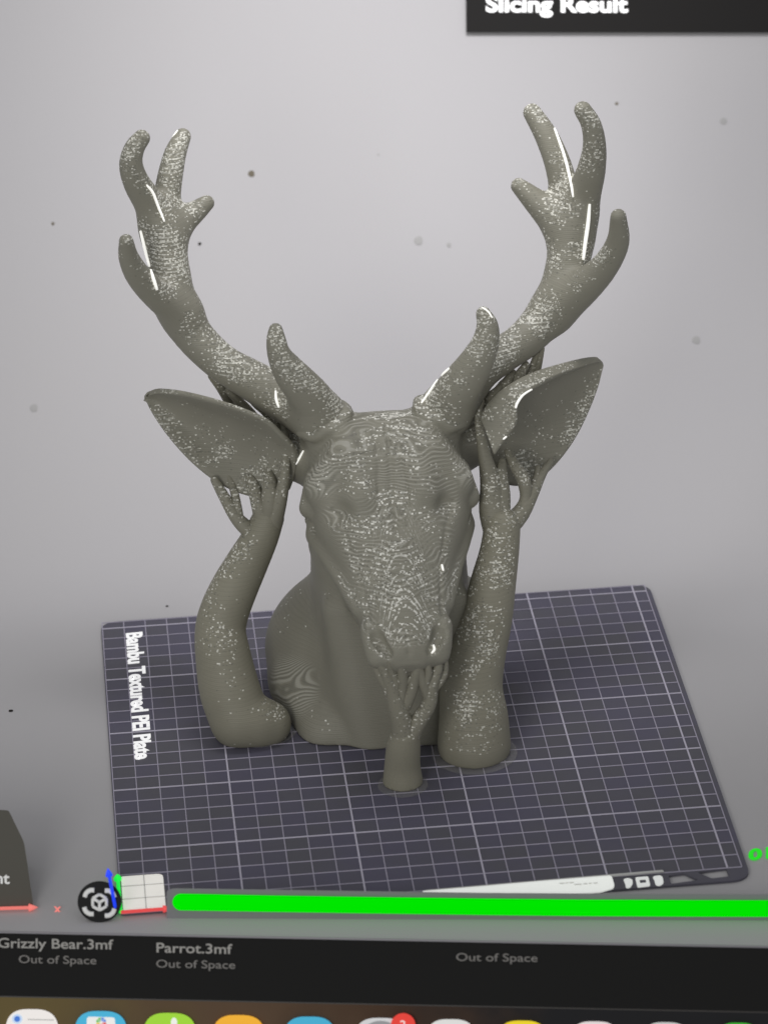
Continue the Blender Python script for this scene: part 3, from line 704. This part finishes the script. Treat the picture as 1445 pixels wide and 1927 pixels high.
for xa, xb, y, col, lab in icons:
    s = xb - xa; r = thing('app_icon', lab, 'app icon', FP.px((xa + xb) / 2, y + s), 'row of app icons along the dock'); roots.append(r)
    flat('tile', rounded([(xa, y + s), (xa, y), (xb, y + s * .012), (xb, y + s)], s * .42, 9), fpx(.0), .012, pm_('icon_colour', col), r)
PW = [pm_('pinwheel_red', (.75, .12, .08)), pm_('pinwheel_yellow', (.8, .55, .05)), pm_('pinwheel_green', (.15, .5, .12)), pm_('pinwheel_blue', (.1, .25, .7))]
flat('blue_dot', disc(33, 1917.5, 10, 9.5), fpx(.0125), .002, pm_('icon_pale_blue', (.55, .68, .85)), roots[0]); flat('dot_centre', disc(33, 1917.5, 5.5, 5.5), fpx(.015), .002, pm_('icon_blue', (.03, .16, .62)), roots[0])
flat('grey_line', [(53, 1917.6), (102, 1918.6), (102, 1920.4), (53, 1919.4)], fpx(.0125), .001, GRY, roots[0])
flat('card', rounded([(163, 1990), (164, 1913), (217, 1914.5), (218, 1990)], 6, 4), fpx(.0125), .002, pm_('icon_white', (.82, .82, .8)), roots[1])
for k in range(8):
    a0, a1 = 2 * math.pi * k / 8, 2 * math.pi * (k + .92) / 8
    flat('petal', [(191 + 2 * math.cos(a0), 1924 + 2 * math.sin(a0)), (191 + 9 * math.cos(a0), 1924 + 9 * math.sin(a0)), (191 + 10 * math.cos((a0 + a1) / 2), 1924 + 10 * math.sin((a0 + a1) / 2)), (191 + 9 * math.cos(a1), 1924 + 9 * math.sin(a1))], fpx(.015), .001, PW[k // 2], roots[1])
flat('white_mark', disc(328, 1924, 6, 9), fpx(.0125), .002, pm_('icon_white', (.85, .87, .8)), roots[2])
flat('grey_disc', disc(716, 1957, 40, 36, 32), fpx(.0125), .002, pm_('icon_mid_grey', (.27, .27, .28)), roots[5])
bd = thing('notification_badge', 'round red badge with a white number on the light grey app icon', 'badge', FP.px(758.5, 1929, .015))
flat('badge_disc', disc(758.5, 1929, 23, 22.5, 28), fpx(.015), .006, pm_('badge_red', (.78, .03, .015)), bd)
class Off:
    def __init__(s, p, o): s.p, s.o = p, o
    def px(s, x, y, h=0.0): return s.p.px(x, y, h + s.o)
panel_text('2', 753, 763.5, 1935, 1935.3, 15.5, pm_('badge_white', (.85, .75, .73)), Off(FP, .0205), bd, .01, 'number', .002)

# ------------------------------------------------------------------ round cube button, view cube, numbers, result panel, dust
b0 = onfloor(188, 1736, ZF); BP = Plane(b0 + BACK * .002, BACK)
bt = thing('cube_button', 'round black button with a white framed cube symbol left of the green bar', 'button', b0)
flat('button_disc', [(188 + 41.5 * math.cos(a), 1697 + 39 * math.sin(a)) for a in np.linspace(0, 2 * math.pi, 48, endpoint=False)], lambda x, y, h: BP.px(x, y, h - .02), .02, principled('button_black', (.006, .006, .0065), .55, spec=.2), bt)
ICW = principled('symbol_white', (.72, .72, .70), .5, (1, 1, .98), .12)
bpx = lambda x, y: BP.px(188 + x, 1698 + y, .004)
UB = np.linalg.norm(bpx(0, 0) - bpx(10, 0)) / 10
for sx, sy, dx, dy in ((-1, -1, -1, -1), (1, -1, 1, 0), (-1, 1, -2, 0), (1, 1, 1, 3)):
    q = smoothline([(sx * 9 + dx, sy * 22 + dy), (sx * 17 + dx, sy * 21.5 + dy), (sx * 24 + dx, sy * 16.5 + dy), (sx * 27 + dx, sy * 9 + dy)], 3)
    link('corner_bracket', local(tube('corner_bracket', [bpx(*k) for k in q], [4.6 * UB] * len(q), 8), bt), ICW, bt)
hx = [(15 * math.sin(math.pi / 3 * k), -15 * math.cos(math.pi / 3 * k)) for k in range(7)]
for a, b in list(zip(hx[:-1], hx[1:])) + [((0, 0), hx[1]), ((0, 0), hx[3]), ((0, 0), hx[5])]:
    link('cube_edge', local(tube('cube_edge', [bpx(*a), bpx(*b)], [2.9 * UB] * 2, 8), bt), ICW, bt)
v0 = onfloor(30, 1711, ZF); VP = Plane(v0 + BACK * .002, BACK)
vc = thing('view_cube', 'dark olive grey chamfered view cube cut off by the left edge of the photo', 'view cube', v0)
flat('body', rounded([(-190, 1712), (-190, 1512), (17, 1525), (46, 1585), (63, 1700), (61, 1709)], [6, 6, 5, 8, 4, 3], 4), lambda x, y, h: VP.px(x, y, h - .30), .30, principled('cube_olive', (.105, .100, .085), .7, spec=.2), vc)
panel_text('Front', -54, 19, 1661, 1663, 22, principled('cube_lettering', (.7, .7, .68), .5, (1, 1, 1), .15), VP, vc, .02)
PINK = principled('axis_pink', (.75, .17, .14), .5, (1, .25, .22), .5)
arrow(VP.px(-190, 1715, .02), VP.px(72, 1707.5, .02), 3.4 * UB, PINK, vc)
panel_text('x', 102, 116, 1717, 1717.5, 18, PINK, Off(VP, .02), vc, .015, 'axis_letter')
nb = thing('green_number', 'bright green number lying on the grey floor right of the plate corner', 'number', onfloor(1424, 1617, ZF))
me = text_mesh('digits', '01', .04); a, b = xrange_(me)
remap(me, lambda x, y, z: onfloor(1407.5 + (x - a) * 49, 1618.5 - (x - a) * 6 - y / .73 * 20.5, ZF + .002 + z * .1))
link('digits', local(me, nb), principled('digit_green', (0, .05, 0), .5, (0, .68, .0), 1.0), nb)
FLB = BVHTree.FromPolygons([tuple(q.co) for q in floor_o.data.vertices], [list(p.vertices) for p in floor_o.data.polygons])
hw = FLB.ray_cast(Vector(CAM), Vector(ray(1180, 35)))
WP = Plane(np.array(hw[0]), np.array(hw[1]) * (-1 if np.dot(np.array(hw[1]), ray(1180, 35)) > 0 else 1)); WP.p = WP.p + WP.n * .022
rp = thing('result_panel', 'black panel with bold white heading on the back wall, top right', 'panel', WP.px(877, 60))
flat('panel_face', [(877, 61), (876, -90), (1700, -90), (1700, 62)], lambda x, y, h: WP.px(x, y, h - .010), .010, principled('result_black', (.0165, .0155, .015), .7, spec=.15), rp)
panel_text('Slicing Result', 914, 1181, 21.5, 22.5, 30, principled('heading_white', (.9, .9, .9), .5, (1, 1, 1), .75), Off(WP, .0005), rp, .032)
DUSTS = {k: principled('dust_' + k, c, .9, spec=.1) for k, c in (('brown', (.17, .15, .115)), ('grey', (.40, .395, .39)), ('black', (.03, .028, .025)))}
DU = [(474, 327, 6.5, 'brown', 'round brown speck between the antlers'), (788, 453, 9, 'grey', 'larger faint grey smudge between the antlers'), (845, 461, 4.5, 'grey', 'small faint grey speck right of the larger smudge'),
      (1361, 228, 6.5, 'grey', 'faint grey speck near the top right'), (1310, 640, 8, 'grey', 'faint grey smudge right of the right-hand antler'), (65, 768, 8, 'grey', 'grey smear near the left edge beside the ear'),
      (100, 421, 3, 'brown', 'tiny brown speck left of the left-hand antler'), (376, 459, 3, 'black', 'tiny black speck just right of the left-hand antler'), (1160, 195, 3, 'brown', 'tiny brown speck right of the topmost antler tip'),
      (21, 1338, 4.5, 'black', 'black speck near the left edge beside the plate'), (315, 1141, 3, 'black', 'tiny black speck just above the far left corner of the plate'), (712, 291, 2.5, 'grey', 'tiny grey speck high between the antlers')]
for px, py, r, k, lab in DU:
    h = FLB.ray_cast(Vector(CAM), Vector(ray(px, py)))
    if h[0] is None: continue
    nrm = h[1] if h[1].dot(Vector(ray(px, py))) < 0 else -h[1]
    bm = bmesh.new(); bmesh.ops.create_icosphere(bm, subdivisions=2, radius=r * U * 1.12)
    for q in bm.verts: q.co *= 1 + .22 * math.sin(q.co.x * 900 / r + px) * math.cos(q.co.y * 700 / r); q.co.z *= .05
    me = bpy.data.meshes.new('dust_speck'); bm.to_mesh(me); bm.free()
    o = link('dust_speck', me, DUSTS[k]); o.location = h[0] + nrm * .0015; o.rotation_euler = nrm.to_track_quat('Z', 'Y').to_euler()
    tag(o, lab, 'dust speck', 'specks on the grey backdrop')
